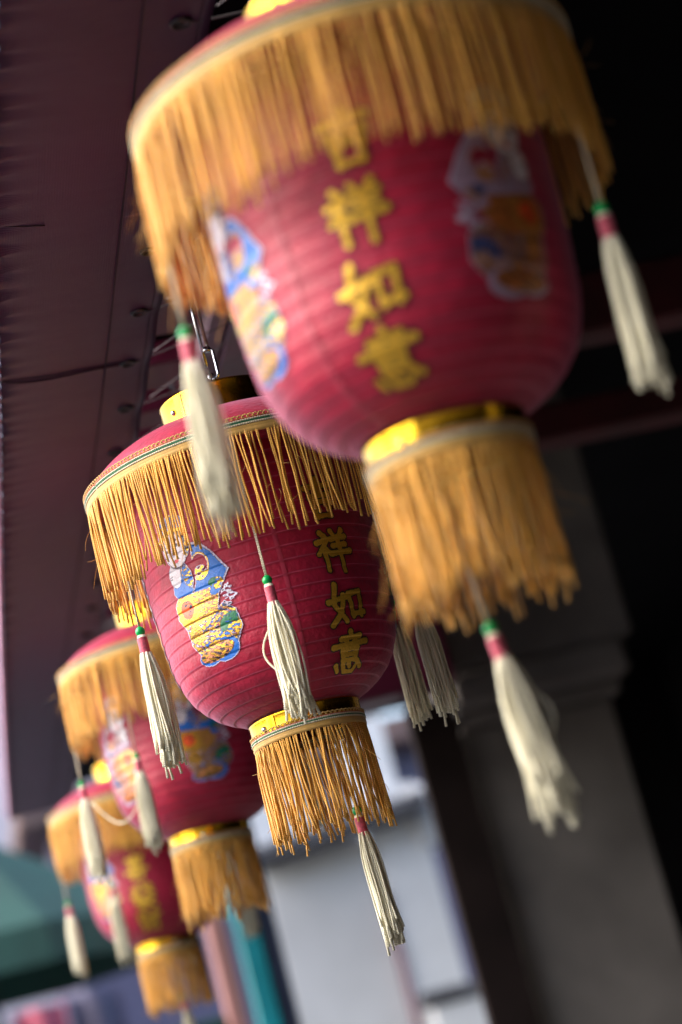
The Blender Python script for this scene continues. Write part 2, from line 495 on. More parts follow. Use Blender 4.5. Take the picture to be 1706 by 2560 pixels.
for sgn, nm in ((0, "sheet"),):
    mb = MB()
    vs = []
    for i in range(ny + 1):
        y = Y0 + (Y1 - Y0) * i / ny
        for j in range(nx + 1):
            t = (j / nx) ** 1.5
            x = xl(y) + (XR - xl(y)) * t
            vs.append((x, y, awz(x, y)))
    N1 = len(vs)
    vs += [(x, y, z + 0.003) for x, y, z in vs]
    fs = []
    q = nx + 1
    for i in range(ny):
        for j in range(nx):
            a = i * q + j
            fs.append((a, a + q, a + q + 1, a + 1))
            fs.append((N1 + a, N1 + a + 1, N1 + a + q + 1, N1 + a + q))
    for i in range(ny):
        a = i * q; fs.append((a, N1 + a, N1 + a + q, a + q))
        a = i * q + nx; fs.append((a, a + q, N1 + a + q, N1 + a))
    for j in range(nx):
        a = j; fs.append((a, a + 1, N1 + a + 1, N1 + a))
        a = ny * q + j; fs.append((a, N1 + a, N1 + a + 1, a + 1))
    mb.add(vs, fs)
    mb.build("sheet", M_TARP, aw)
# lip along the street edge, its sky-lit look painted pale pink
mb = MB()
vs, fs = [], []
n_ = 400
for i in range(n_ + 1):
    y = Y0 + (Y1 - Y0) * i / n_
    x = xl(y) - 0.002
    z = awz(xl(y), y)
    for dx, dz in ((0, -0.004), (-0.006, -0.001), (-0.007, 0.012), (0.0, 0.014)):
        vs.append((x + dx, y, z + dz + 0.0015 * math.sin(y * 60)))
for i in range(n_):
    for k in range(4):
        a, b_ = i * 4 + k, i * 4 + (k + 1) % 4
        fs.append((a, b_, b_ + 4, a + 4))
mb.add(vs, fs).build("edge_binding", M_TARP_EDGE, aw)
# seams: dark welted lines under the sheet
def seam(pts, r=0.0012):
    MB().tube([(x, y, awz(x, y) - 0.001) for x, y in pts], r, 5).build("seam", M_THREAD, aw)
seam([(0.412 + 0.004 * math.sin(y * 2.1) - 0.006 * max(0, 2.6 - y), y) for y in np.arange(0.6, 7.0, 0.04)])
seam([(0.4705, y) for y in np.arange(0.6, 7.0, 0.05)], 0.0005)
seam([(xl(3.3) + 0.003 + (0.448 - xl(3.3)) * t, 3.275 + 0.018 * t + 0.006 * math.sin(6 * t)) for t in np.linspace(0, 1, 20)])
seam([(xl(3.3) + 0.003 + (0.448 - xl(3.3)) * t, 3.262 + 0.02 * t + 0.004 * math.sin(6 * t)) for t in np.linspace(0, 1, 20)], 0.0008)
seam([(xl(2.4) + 0.003 + 0.055 * t, 2.715 + 0.01 * t) for t in np.linspace(0, 1, 8)], 0.0008)
# eyelets with lacing rope
ring = MB()
ring.lathe([(0.0125, 0.0), (0.0122, -0.0022), (0.0105, -0.0032), (0.0085, -0.0024), (0.0078, -0.0002), (0.0001, -0.0002)], 24)
ring_me = ring.mesh("eyelet", M_DKMETAL)
eyl = [1.23, 1.44, 1.64, 1.85, 2.05, 2.26, 2.46, 2.67, 2.87, 3.087, 3.287, 3.495, 3.709, 3.915, 4.12, 4.32, 4.523, 4.72, 4.945, 5.15, 5.36, 5.56, 5.77, 5.98]
for k, y in enumerate(eyl):
    ex = 0.4515 + 0.004 * math.sin(k * 2.4)
    z = awz(ex, y)
    link("eyelet", ring_me, aw, (ex, y, z - 0.0012))
    P0 = np.array([ex + 0.004, y, z - 0.003]); P1 = np.array([0.622, y + 0.055 + 0.02 * math.sin(k * 1.7), 0.043])
    Pm = (P0 + P1) / 2 + np.array([-0.02, 0, -0.006])
    T = np.linspace(0, 1, 12)[:, None]
    MB().tube((1 - T) ** 2 * P0 + 2 * T * (1 - T) * Pm + T * T * P1, 0.0011, 6).build("lacing_rope", M_ROPE, aw)
    P0 = np.array([ex + 0.04, y - 0.01, z + 0.006]); P1 = np.array([0.622, y - 0.085, 0.044])
    MB().tube((1 - T) * P0 + T * P1, 0.0009, 6).build("lacing_rope", M_ROPE, aw)

# ------------------------------------------------------------------ lantern geometry
ctrl = [(0.150, -0.010), (0.1515, -0.05), (0.1515, -0.12), (0.150, -0.17), (0.1475, -0.21), (0.1425, -0.245), (0.129, -0.277), (0.105, -0.302), (0.0715, -0.3195)]
def catmull(P, m_=24):
    P = [np.array(p) for p in P]
    P = [2 * P[0] - P[1]] + P + [2 * P[-1] - P[-2]]
    out = []
    for i in range(1, len(P) - 2):
        for k in range(m_):
            t = k / m_
            a, b, c, d = P[i - 1], P[i], P[i + 1], P[i + 2]
            out.append(0.5 * ((2 * b) + (-a + c) * t + (2 * a - 5 * b + 4 * c - d) * t * t + (-a + 3 * b - 3 * c + d) * t ** 3))
    out.append(P[-2])
    return np.array(out)
BASE = catmull(ctrl)
ARC = np.concatenate([[0], np.cumsum(np.linalg.norm(np.diff(BASE, axis=0), axis=1))])
LTOT = ARC[-1]
NR = 20
PITCH = LTOT / NR
TAN = np.gradient(BASE, axis=0)
TAN /= np.linalg.norm(TAN, axis=1)[:, None]
NOR = np.stack([-TAN[:, 1], TAN[:, 0]], 1)
SUB = 12
RIB = [-0.0010 * (1 - (k / 11) ** 0.8) + 0.0004 * math.sin(PI * k / 11) for k in range(12)] + [-0.0010]
def prof_at(s, off=0.0):
    """(r, z) on the ribbed skin at arc length s below the brim"""
    s = min(max(s, 0), LTOT)
    r = np.interp(s, ARC, BASE[:, 0]); z = np.interp(s, ARC, BASE[:, 1])
    nr = np.interp(s, ARC, NOR[:, 0]); nz = np.interp(s, ARC, NOR[:, 1])
    t = (s / PITCH) % 1.0 * SUB
    i = int(t)
    d = RIB[i] + (RIB[i + 1] - RIB[i]) * (t - i) + off
    return r + nr * d, z + nz * d
def s_of_z(z):
    return float(np.interp(-z, -BASE[:, 1], ARC))

# --- body
mb = MB()
pr = [prof_at(i * PITCH / SUB) for i in range(NR * SUB + 1)]
dome = catmull([(0.0765, 0.0605), (0.0835, 0.0585), (0.105, 0.0552), (0.135, 0.0475), (0.163, 0.0345), (0.183, 0.020), (0.1935, 0.009), (0.1965, 0.003)], 6)
full = [tuple(q) for q in dome] + [(0.1965, -0.006), (0.185, -0.010), (0.165, -0.0105)] + pr + [(0.066, -0.3205)]
full = [(r, z) for r, z in full]
n = 144
vs, fs = [], []
rid = rng.normal(0, 1, (len(full), 1))
for i, (r, z) in enumerate(full):
    for k in range(n):
        a = 2 * PI * k / n
        # soft unevenness of the stretched cloth, a little scallop between the six sewn panels
        wob = 0.25 * 0.0007 * math.sin(3 * a + 0.21 * i) + 0.00014 * math.sin(7 * a + 0.5 * math.sin(i * 0.13)) + 0.0002 * math.cos(6 * a)
        if i < len(dome): wob *= 0.8
        rr = r + wob * (0 if z < -0.31 or z > 0.055 else 1)
        vs.append((rr * math.cos(a), rr * math.sin(a), z))
for i in range(len(full) - 1):
    for k in range(n):
        j = (k + 1) % n
        fs.append((i * n + k, i * n + n + k, i * n + n + j, i * n + j))
mb.add(vs, fs)
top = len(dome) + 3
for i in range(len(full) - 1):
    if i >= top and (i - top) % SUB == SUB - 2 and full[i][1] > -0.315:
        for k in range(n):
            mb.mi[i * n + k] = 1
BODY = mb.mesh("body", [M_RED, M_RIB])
def wob_at(a, z):
    return 0.0016 if False else 0.0
# thin sewn seams between panels
def seam_mesh():
    mb = MB()
    pts = []
    for s in np.arange(0.002, LTOT - 0.004, PITCH / 12):
        r, z = prof_at(s, 0.0003)
        pts.append((r + 0.0003, 0, z))
    vs, fs = [], []
    for p in pts:
        vs += [(p[0], -0.0028, p[2]), (p[0] + 0.0003, 0, p[2]), (p[0], 0.0028, p[2])]
    for i in range(len(pts) - 1):
        for q in (0, 1):
            fs.append((i * 3 + q, i * 3 + 3 + q, i * 3 + 4 + q, i * 3 + 1 + q))
    mb.add(vs, fs)
    return mb.mesh("panel_seam", M_SEAM)
SEAM = seam_mesh()

# --- caps
def cap_mesh(r, z0, z1, name):
    mb = MB()
    mb.lathe([(r - 0.004, z0 + 0.001), (r - 0.0005, z0), (r + 0.0008, z0 + 0.001), (r, z0 + 0.003), (r, (z0 + z1) / 2), (r, z1 - 0.003), (r + 0.0008, z1 - 0.001),
              (r - 0.0005, z1), (r - 0.004, z1 - 0.001), (r - 0.004, z0 + 0.001)], 96)
    # overlap of the strip
    a0, a1 = 0.0, 0.16
    vs, fs = [], []
    for k in range(9):
        a = a0 + (a1 - a0) * k / 8
        for rr, z in ((r + 0.0002, z0 + 0.0015), (r + 0.0018, z0 + 0.0015), (r + 0.0018, z1 - 0.0015), (r + 0.0002, z1 - 0.0015)):
            vs.append((rr * math.cos(a), rr * math.sin(a), z))
    for k in range(8):
        for q in range(4):
            a_, b_ = k * 4 + q, k * 4 + (q + 1) % 4
            fs.append((a_, b_, b_ + 4, a_ + 4))
    fs += [(0, 3, 2, 1), (32, 33, 34, 35)]
    mb.add(vs, fs, smooth=False)
    return mb.mesh(name, M_GOLD)
CAP_T = cap_mesh(0.0757, 0.0597, 0.0993, "top_cap")
CAP_B = cap_mesh(0.0712, -0.342, -0.3207, "bottom_cap")
rv = MB()
rv.lathe([(0.0001, 0.0032), (0.0022, 0.0028), (0.0038, 0.0012), (0.0042, -0.0005), (0.0042, -0.002)], 16)
RIVET = rv.mesh("rivet", M_STEEL)

# --- braid
def braid_mesh(R, z, name, hs=1.0, loops=190):
    mb = MB()
    h = [0.0066, 0.0048, 0.0036, 0.0024, 0.0006, -0.0006, -0.0024, -0.0036, -0.0066]
    mi = [4, 2, 0, 1, 0, 0, 4, 4]
    prof = []
    for i, q in enumerate(h):
        prof.append((R + 0.0006 + 0.0005 * (i % 2), z + q * hs))
    mb.lathe(prof, 110, mis=mi)
    mb.lathe([(R - 0.0035, z + 0.0066 * hs), (R + 0.0006, z + 0.0066 * hs)], 110)
    mb.lathe([(R + 0.0006, z - 0.0066 * hs), (R - 0.0035, z - 0.0066 * hs)], 110)
    N = loops * 8
    pts = []
    for k in range(N):
        a = 2 * PI * k / N
        ph = 2 * PI * loops * k / N
        pts.append(((R + 0.001 + 0.0006 * math.cos(ph)) * math.cos(a + 0.35 * 2 * PI / loops * math.sin(ph)),
                    (R + 0.001 + 0.0006 * math.cos(ph)) * math.sin(a + 0.35 * 2 * PI / loops * math.sin(ph)), z + 0.0072 * hs + 0.0022 * math.cos(ph)))
    mb.tube(pts, 0.0009, 5, mi=4, closed=True)
    # two plied cords
    for zz, c, q in ((0.0010, 1, 0.0007), (0.0032, 0, 0.0010), (-0.0012, 0, 0.0010), (0.0049, 2, 0.0006)):
        pts = []
        for k in range(360):
            a = 2 * PI * k / 360
            pts.append(((R + 0.0012) * math.cos(a), (R + 0.0012) * math.sin(a), z + zz * hs))
        mb.tube(pts, q, 6, mi=c, closed=True)
    # yellow head of the fringe
    mb.lathe([(R + 0.0008, z - 0.0066 * hs), (R + 0.0014, z - 0.009 * hs), (R + 0.0006, z - 0.0125 * hs), (R - 0.002, z - 0.0125 * hs)], 110, mi=4)
    return mb.mesh(name, [M_WHITE, M_GRN, M_REDT, M_REDT, M_YEL])
BRAID_T = braid_mesh(0.1985, -0.001, "braid")
BRAID_B = braid_mesh(0.0722, -0.3445, "braid", 0.75, 70)

# --- fringes: hundreds of twisted strands
def fringe_mesh(R, z, L, N, seed, name, jitL=0.06, sway=0.0042, r=0.00155, gaps=0.12, thin=None):
    g = np.random.default_rng(seed)
    mb = MB()
    ph = g.uniform(0, 6.28, 8)
    for k in range(N):
        a = 2 * PI * (k + g.uniform(-0.35, 0.35)) / N
        if g.random() < gaps * (0.5 + 0.5 * math.sin(5 * a + ph[0])) * 1.6:
            continue
        if thin is not None and abs((a - thin + PI) % (2 * PI) - PI) < 0.26 and g.random() < 0.42:
            continue
        ln = L * (1 + g.normal(0, jitL) - 0.07 * math.sin(3 * a + ph[1]) ** 2)
        clump = sway * (math.sin(17 * a + ph[2]) + 0.7 * math.sin(41 * a + ph[3]) + 0.6 * math.sin(29 * a + ph[4]))
        own = g.normal(0, sway * 0.6)
        bow = g.normal(0, sway * 0.7)
        rad = g.normal(0.0, 0.0016)
        out = g.normal(0.0, sway * 0.45)
        if g.random() < 0.05:
            own += g.normal(0, sway * 3)
            bow += g.normal(0, sway * 2)
        m_ = 9
        pts = []
        for i in range(m_):
            t = i / (m_ - 1)
            d = (clump + own) * t ** 1.4 + bow * math.sin(PI * t) * 0.8 + 0.0006 * math.sin(9 * t + k)
            rr = R + rad * min(1, t * 4) + out * t
            aa = a + d / R
            pts.append((rr * math.cos(aa), rr * math.sin(aa), z - ln * t))
        rs = np.full(m_, r * g.uniform(0.85, 1.15))
        rs[-1] *= 1.25
        mb.tube(pts, rs, 5, v0=g.uniform(0, 0.01))
    for k in range(N // 9):      # flyaway hairs
        a = g.uniform(0, 2 * PI); t0 = g.uniform(0.1, 0.9); c = g.normal(0, 0.010, 4)
        pts = []
        for i in range(7):
            t = i / 6
            rr = R + 0.002 + (0.004 + abs(c[0])) * t; aa = a + (c[1] * t + c[2] * t * t) * 1.6 / R
            pts.append((rr * math.cos(aa), rr * math.sin(aa), z - L * t0 - (0.02 + c[3]) * t + 0.5 * c[0] * t * t))
        mb.tube(pts, 0.00028, 3)
    return mb.mesh(name, M_FRINGE)
FR_T = [fringe_mesh(0.1985, -0.008, 0.124, 430, 3, "fringe", r=0.00125, sway=0.0036, gaps=0.09), fringe_mesh(0.1985, -0.008, 0.119, 520, 5, "fringe", gaps=0.1, sway=0.0016, r=0.0011, thin=-2.37)]
FR_B = [fringe_mesh(0.0715, -0.352, 0.118, 150, 13, "fringe", sway=0.0045, gaps=0.16, r=0.00115), fringe_mesh(0.0715, -0.352, 0.12, 190, 15, "fringe", sway=0.0046, gaps=0.2, r=0.00115)]
FR_B2 = fringe_mesh(0.067, -0.350, 0.115, 60, 19, "fringe_lining", sway=0.005, gaps=0.1, r=0.00115)

# --- tassels (origin at top of cord)
def tassel_meshes(seed, cord=0.179, skirt=0.137, loose=1.0):
    g = np.random.default_rng(seed)
    sk = MB()
    zt = -cord - 0.034
    for k in range(110):
        a = g.uniform(0, 6.28); q = math.sqrt(g.random())
        ln = skirt * g.uniform(0.8, 1.03) * (1.1 if g.random() < 0.08 else 1)
        pts = []
        bw = g.normal(0, 0.0022 * loose, 2); en = g.normal(0, 0.0026 * loose, 2); wv = g.uniform(0, 6.28)
        for i in range(9):
            t = i / 8
            rr = q * (0.0062 + 0.0056 * min(1, t * 3.5) ** 0.7 + 0.003 * t * loose)
            pts.append((rr * math.cos(a) + bw[0] * math.sin(PI * t) + en[0] * t ** 3 + 0.0007 * t * math.sin(9 * t + wv), rr * math.sin(a) + bw[1] * math.sin(PI * t) + en[1] * t ** 3 + 0.0007 * t * math.sin(11 * t + k), zt + 0.003 - ln * t))
        rs = np.full(9, 0.00105) * g.uniform(0.85, 1.2); rs[-1] = 0.0018; rs[-2] = 0.0012
        sk.tube(pts, rs, 5, v0=g.uniform(0, .01))
    # a loop of yarn pulled out of the bundle
    if loose > 1.1:
        T = np.linspace(0, 1, 16)
        sk.tube([(0.006 + 0.02 * math.sin(PI * t), 0.003, zt - 0.02 - 0.065 * t) for t in T], 0.0012, 5)
    co = MB()
    for dx in (-0.0008, 0.0008):
        co.tube([(dx, 0, 0.0 - cord * t + 0.001) for t in np.linspace(0, 1, 10)], 0.0009, 6)
    be = MB().sphere((0, 0, -cord - 0.004), 0.0062, 20, 12)
    wr = MB()
    z0 = -cord - 0.0125
    prof = [(0.0025, z0 + 0.004), (0.0052, z0 + 0.0035), (0.0058, z0 + 0.0005)]
    mi = [1, 1, 0]
    for i in range(12):
        zz = z0 - 0.0225 * i / 12
        prof.append((0.0066, zz)); mi.append(0 if i not in (4, 5) else 2)
        prof.append((0.0062, zz - 0.0009)); mi.append(0)
    prof.append((0.0056, z0 - 0.0235))
    wr.lathe(prof, 20, mis=mi[:len(prof) - 1])
    return (sk.mesh("tassel", M_CREAM), co.mesh("cord", M_WHITE), be.mesh("bead", M_BEAD), wr.mesh("wrap", [M_WRAP, M_CREAM, M_WRAP]))
TAS = [tassel_meshes(1), tassel_meshes(2, loose=1.3), tassel_meshes(3, loose=0.7, skirt=0.13)]
TAS_C = [tassel_meshes(4, cord=0.157, loose=1.25), tassel_meshes(6, cord=0.112, loose=0.55)]

def add_tassel(root, meshes, loc, rotz=0, tilt=(0, 0)):
    t = link("tassel", meshes[0], root, loc, (tilt[0], tilt[1], rotz))
    link("cord", meshes[1], t); link("bead", meshes[2], t); link("wrap", meshes[3], t)
    return t

# --- print: characters as brush strokes, rasterised to small cells on the cloth
STROKES = {
    'ji': [[(.12, .80), (.88, .84)], [(.5, 1.0), (.5, .58)], [(.2, .57), (.8, .60)], [(.26, .42), (.31, .04)], [(.26, .42), (.74, .44), (.68, .04)], [(.30, .07), (.70, .07)]],
    'xiang': [[(.2, .97), (.3, .87)], [(.06, .74), (.38, .8), (.06, .46)], [(.24, .62), (.24, .04)], [(.28, .55), (.4, .44)], [(.52, .98), (.58, .87)], [(.86, .99), (.75, .86)],
              [(.48, .79), (.92, .82)], [(.5, .62), (.88, .64)], [(.42, .43), (1.0, .46)], [(.69, .82), (.69, -.02)]],
    'ru': [[(.25, 1.0), (.14, .52), (.44, .1)], [(.44, .72), (.32, .34), (.04, .06)], [(0, .6), (.52, .68)], [(.6, .74), (.65, .2)], [(.6, .74), (.95, .78), (.9, .2)], [(.64, .25), (.98, .28)]],
    'yi': [[(.5, 1.02), (.52, .92)], [(.24, .87), (.78, .9)], [(.36, .84), (.41, .76)], [(.66, .86), (.59, .76)], [(.02, .7), (.98, .76)], [(.28, .6), (.31, .33)], [(.28, .6), (.72, .63), (.69, .33)],
           [(.3, .47), (.7, .48)], [(.3, .34), (.7, .34)], [(.1, .22), (.16, .06)], [(.32, .25), (.38, .03), (.68, .01), (.76, .14)], [(.5, .25), (.56, .15)], [(.78, .28), (.94, .13)]],
    'gong': [[(.1, .86), (.9, .88)], [(.34, 1.0), (.34, .66)], [(.66, 1.0), (.66, .66)], [(.02, .63), (.98, .66)], [(.38, .62), (.04, .36)], [(.62, .62), (.98, .36)], [(.5, .48), (.5, .02), (.42, .06)],
             [(.3, .36), (.18, .14)], [(.64, .38), (.7, .24)], [(.8, .36), (.92, .18)]],
    'xi': [[(.14, .9), (.86, .92)], [(.5, 1.03), (.5, .76)], [(.22, .76), (.78, .78)], [(.28, .66), (.32, .5)], [(.28, .66), (.72, .68), (.68, .5)], [(.32, .51), (.68, .51)], [(.36, .47), (.4, .38)], [(.66, .48), (.6, .38)],
           [(.04, .34), (.96, .37)], [(.26, .25), (.3, 0)], [(.26, .25), (.74, .27), (.70, 0)], [(.3, .02), (.7, .02)]],
    'fa': [[(.14, .9), (.42, .92), (.04, .56)], [(.2, .79), (.28, .7)], [(.56, 1.02), (.64, .8), (.98, .58)], [(.86, .97), (.70, .84)], [(.96, .84), (.8, .72)], [(.12, .5), (.42, .5), (.42, .36), (.16, .36), (.13, .2), (.44, .2), (.4, .0), (.28, .03)],
           [(.58, .5), (.52, .33)], [(.58, .5), (.8, .51), (.82, .37), (.94, .37)], [(.52, .26), (.86, .28), (.48, -.02)], [(.58, .2), (.98, -.02)]],
    'cai': [[(.08, .95), (.08, .28)], [(.08, .95), (.42, .96), (.42, .28)], [(.1, .73), (.42, .73)], [(.1, .51), (.42, .51)], [(.1, .29), (.42, .29)], [(.18, .24), (.02, .04)], [(.34, .24), (.48, .06)],
            [(.5, .74), (1.0, .79)], [(.8, 1.0), (.8, .03), (.68, .1)], [(.78, .7), (.5, .3)]],
}
def seg_sdf(X, Y, strokes, w0):
    D = np.full(X.shape, 9.0)
    for st in strokes:
        nseg = len(st) - 1
        tot = 0
        for i in range(nseg):
            (ax, ay), (bx, by) = st[i], st[i + 1]
            dx, dy = bx - ax, by - ay
            l2 = dx * dx + dy * dy
            t = np.clip(((X - ax) * dx + (Y - ay) * dy) / l2, 0, 1)
            d = np.hypot(X - ax - t * dx, Y - ay - t * dy)
            g = (i + t) / nseg
            wd = w0 * (1.12 - 0.45 * np.sin(PI * np.clip(g, 0, 1)) ** 1.0 * (0.6 if abs(dx) > abs(dy) else 0.2) - 0.25 * g * (1 if abs(dy) > abs(dx) else 0))
            D = np.minimum(D, d - wd)
    return D

def surf_mesh(name, RGBA, mask, cell, s_mid, off):
    """cells of a print laid on the ribbed skin; rows run down the arc from s_mid - half height"""
    h, w_ = mask.shape
    idx = -np.ones((h + 1, w_ + 1), int)
    need = np.zeros((h + 1, w_ + 1), bool)
    need[:-1, :-1] |= mask; need[1:, :-1] |= mask; need[:-1, 1:] |= mask; need[1:, 1:] |= mask
    ys, xs = np.nonzero(need)
    idx[ys, xs] = np.arange(len(ys))
    rows = [prof_at(s_mid + (i - h / 2) * cell, off) for i in range(h + 1)]
    rows = np.array(rows)
    rref = np.array([np.interp(s_mid + (i - h / 2) * cell, ARC, BASE[:, 0]) for i in range(h + 1)])
    ang = (xs - w_ / 2) * cell / np.maximum(0.13, rref[ys])
    V = np.stack([rows[ys, 0] * np.sin(ang), -rows[ys, 0] * np.cos(ang), rows[ys, 1]], 1)
    fy, fx = np.nonzero(mask)
    F = np.stack([idx[fy, fx], idx[fy + 1, fx], idx[fy + 1, fx + 1], idx[fy, fx + 1]], 1)
    me = bpy.data.meshes.new(name)
    me.from_pydata(V.tolist(), [], F.tolist())
    at = me.attributes.new("ink", 'FLOAT_COLOR', 'CORNER')
    C = np.repeat(RGBA[fy, fx], 4, axis=0)
    at.data.foreach_set("color", C.astype(np.float32).ravel())
    me.polygons.foreach_set("use_smooth", [True] * len(F))
    me.materials.append(M_PRINT)
    me.update()
    return me

GOLDC = np.array([0.78, 0.44, 0.045, 0.55])
def char_mesh(key, s_mid, size=0.0505):
    cell = 0.0007
    npx = int(size * 1.3 / cell)
    u = (np.arange(npx) + 0.5) / npx * 1.3 - 0.15
    X, Y = np.meshgrid(u, 1.15 - (np.arange(npx) + 0.5) / npx * 1.3)
    Yk = Y - (X - 0.5) * 0.03
    D = seg_sdf(X, Yk, STROKES[key], 0.063)
    mask = D < 0.034
    C = np.zeros((npx, npx, 4))
    g = np.random.default_rng(len(key) * 7 + ord(key[0]))
    C[...] = GOLDC
    C[..., :3] *= (0.85 + 0.3 * g.random((npx, npx)))[..., None]
    C[D > 0.004] = (0.035, 0.02, 0.012, 0.0)
    return surf_mesh("character", C, mask, cell, s_mid, 0.0017)

ZC = [-0.096, -0.162, -0.228, -0.283]
WORDS = [['ji', 'xiang', 'ru', 'yi'], ['gong', 'xi', 'fa', 'cai']]
SC = [s_of_z(ZC[0]), s_of_z(ZC[1]), s_of_z(ZC[2]), s_of_z(ZC[3]) - 0.001]
CH = [[char_mesh(k, SC[i]) for i, k in enumerate(wd)] for wd in WORDS]

def figure_mesh(var):
    """a robed figure with a crown, sash and fan, as stamped on the cloth in foil and ink (mm grid)"""
    g = np.random.default_rng(40 + var)
    cell = 0.0009
    W_, H_ = int(0.118 / cell), int(0.212 / cell)
    x = ((np.arange(W_) + .5) * cell - 0.059) * 1000
    y = (0.106 - (np.arange(H_) + .5) * cell) * 1000
    X, Y = np.meshgrid(x, y)
    if var == 1:
        X = -X
    C = np.zeros((H_, W_, 4)); A = np.zeros((H_, W_), bool)
    n1 = np.zeros_like(X)
    for _ in range(7):
        fx, fy, p_ = g.uniform(.15, .7), g.uniform(.5, 1.7), g.uniform(0, 6.28)
        n1 += np.sin(X * fx + Y * fy * 0.25 + p_) * np.sin(Y * fy + p_ * 2 + 0.6 * np.sin(X * .2))
    n1 /= 2.2
    streak = np.sin(Y * 2.1 + 1.2 * np.sin(X * 0.25)) * 0.5 + 0.5
    BL = (0.012, 0.14, 0.55, 0.0); WH = (0.75, 0.7, 0.76, 0.0); GO = (0.72, 0.42, 0.05, 0.7); RE = (0.85, 0.1, 0.02, 0.0); DK = (0.02, 0.022, 0.05, 0.0)
    GR = (0.015, 0.16, 0.07, 0.0); OR = (0.75, 0.27, 0.12, 0.0); LI = (0.55, 0.5, 0.68, 0.0)
    if var == 1:
        BL, OR, GR, GO = (0.4, 0.27, 0.38, 0), (0.75, 0.16, 0.04, 0), (0.03, 0.06, 0.2, 0), (0.62, 0.26, 0.06, 0.4)
    def put(m_, c):
        C[m_] = c; A[m_] = True
    def ell(cx, cy, rx, ry, rot=0.0):
        c_, s_ = math.cos(rot), math.sin(rot)
        u, v = (X - cx) * c_ + (Y - cy) * s_, -(X - cx) * s_ + (Y - cy) * c_
        return (u / rx) ** 2 + (v / ry) ** 2
    def poly(pts):
        m_ = np.zeros_like(X, bool)
        n_ = len(pts)
        for i in range(n_):
            (x0, y0), (x1, y1) = pts[i], pts[(i + 1) % n_]
            cond = ((y0 > Y) != (y1 > Y))
            xi = (x1 - x0) * (Y - y0) / ((y1 - y0) if y1 != y0 else 1e-9) + x0
            m_ ^= cond & (X < xi)
        return m_
    # trailing scarf of the robe, to the right
    sc_ = poly([(12, 58), (24, 56), (38, 40), (54, 12), (44, 0), (30, -12), (6, -12), (-6, -6), (6, 10)])
    put(sc_, BL)
    edge = sc_ & ~(poly([(13, 55), (23, 53), (36, 39), (51, 12), (43, 2), (30, -10), (8, -10), (-4, -5), (7, 10)]))
    C[edge] = LI
    hole = ell(17, 27, 13, 16, -0.3)
    A[sc_ & (hole < 0.8)] = False
    put(sc_ & (hole >= 0.8) & (hole < 1.12), GO)
    put((ell(17, 20, 9, 8) < 1) & (n1 > -0.6), GO)
    # inner sleeve
    put(poly([(-28, 36), (-6, 44), (4, 26), (0, 2), (-22, -8), (-34, 8)]), BL)
    put((ell(-4, 22, 8, 15, 0.2) < 1), LI)
    put((ell(-4, 22, 7, 13.5, 0.2) < 1), BL)
    put((ell(-4, 22, 7, 13.5, 0.2) < 1) & (n1 > 0.25), GO)
    # gold sash and lap
    body = poly([(-38, -6), (-30, 2), (-4, 0), (22, -2), (34, -10), (24, -34), (6, -44), (-30, -40), (-40, -22)])
    put(body, GO)
    C[body & (n1 > 0.55)] = OR
    C[body & (streak > 0.8) & (X > 2)] = OR
    put(ell(-20, -18, 17, 16, 0.5) < 1, GO)
    put(ell(-19, -16, 11, 11, 0.4) < 1, RE)
    put((ell(-19, -16, 11, 11, 0.4) < 1) & (n1 > 0.75), DK)
    put(ell(30, -6, 9, 6, 0.4) < 1, BL)
    put((ell(34, 0, 9, 7) < 1) & (n1 > -.1), GO)
    put((ell(28, 4, 6, 3.5, .4) < 1), GR)
    # skirt: streaked mosaic of inks with bare cloth between
    low = poly([(-30, -34), (8, -38), (34, -24), (48, -36), (50, -58), (36, -76), (-20, -76), (-30, -58)])
    put(low, (0.4, 0.05, 0.09, 0.0)); put(low & (n1 > 0.0), GO)
    put(low & (n1 < -0.3), LI); put(low & (n1 < -0.45) & (X > 0), BL)
    put(low & (n1 < -0.85), DK)
    put(low & (n1 > 0.95), OR)
    put(low & (ell(34, -48, 15, 9, .5) < 1) & (n1 > -0.5), GR)
    put(low & (ell(20, -60, 10, 5, .3) < 1) & (n1 > 0), GR)
    put(ell(-16, -47, 10, 13) < 1, GO)
    put((ell(-16, -47, 10, 13) < 1) & (streak > 0.86), OR)
    band = low & (np.abs(Y + 66 - 0.28 * (X - 5) + 3 * np.sin(X * .3)) < 5)
    put(band, GO); put(band & (n1 > 0.1), BL)
    # hem with cloud shaped blue feet
    put(ell(-8, -80, 18, 10) < 1, BL)
    put(ell(18, -78, 20, 13, .2) < 1, BL)
    hm = (ell(4, -76, 27, 10, .1) < 1)
    put(hm, OR); put(hm & (n1 > 0.1), GO); put(hm & (n1 < -0.6), DK)
    # small white blossoms at the right edge
    for cx, cy, q in ((42, -14, 7), (49, -20, 6), (40, -26, 6), (46, -8, 5)):
        put((ell(cx, cy, q, q * .8) < 1) & (n1 > -0.1), WH)
        put((ell(cx, cy, q, q * .8) < 1) & (n1 > 0.8), DK)
    # neck, hand, face, crown
    put(poly([(-34, 34), (-22, 46), (-12, 40), (-14, 22), (-22, 14), (-32, 18)]), WH)
    put(ell(-24, 24, 9, 10) < 1, WH)
    put((ell(-31, 31, 4, 6) < 1) & (np.sin(Y * 2.2) > 0.85), DK)
    hair = ell(-12, 62, 23, 25, 0.2) < 1
    put(hair & (Y > 44) & ((X > -2) | (Y > 74)), DK)
    put(hair & (X > 0) & (n1 > 0.1) & (Y < 62), GO)
    fc = ell(-14, 58, 18, 22, 0.25)
    put(fc < 1.12, (0.3, 0.2, 0.25, 0)); put(fc < 1, WH)
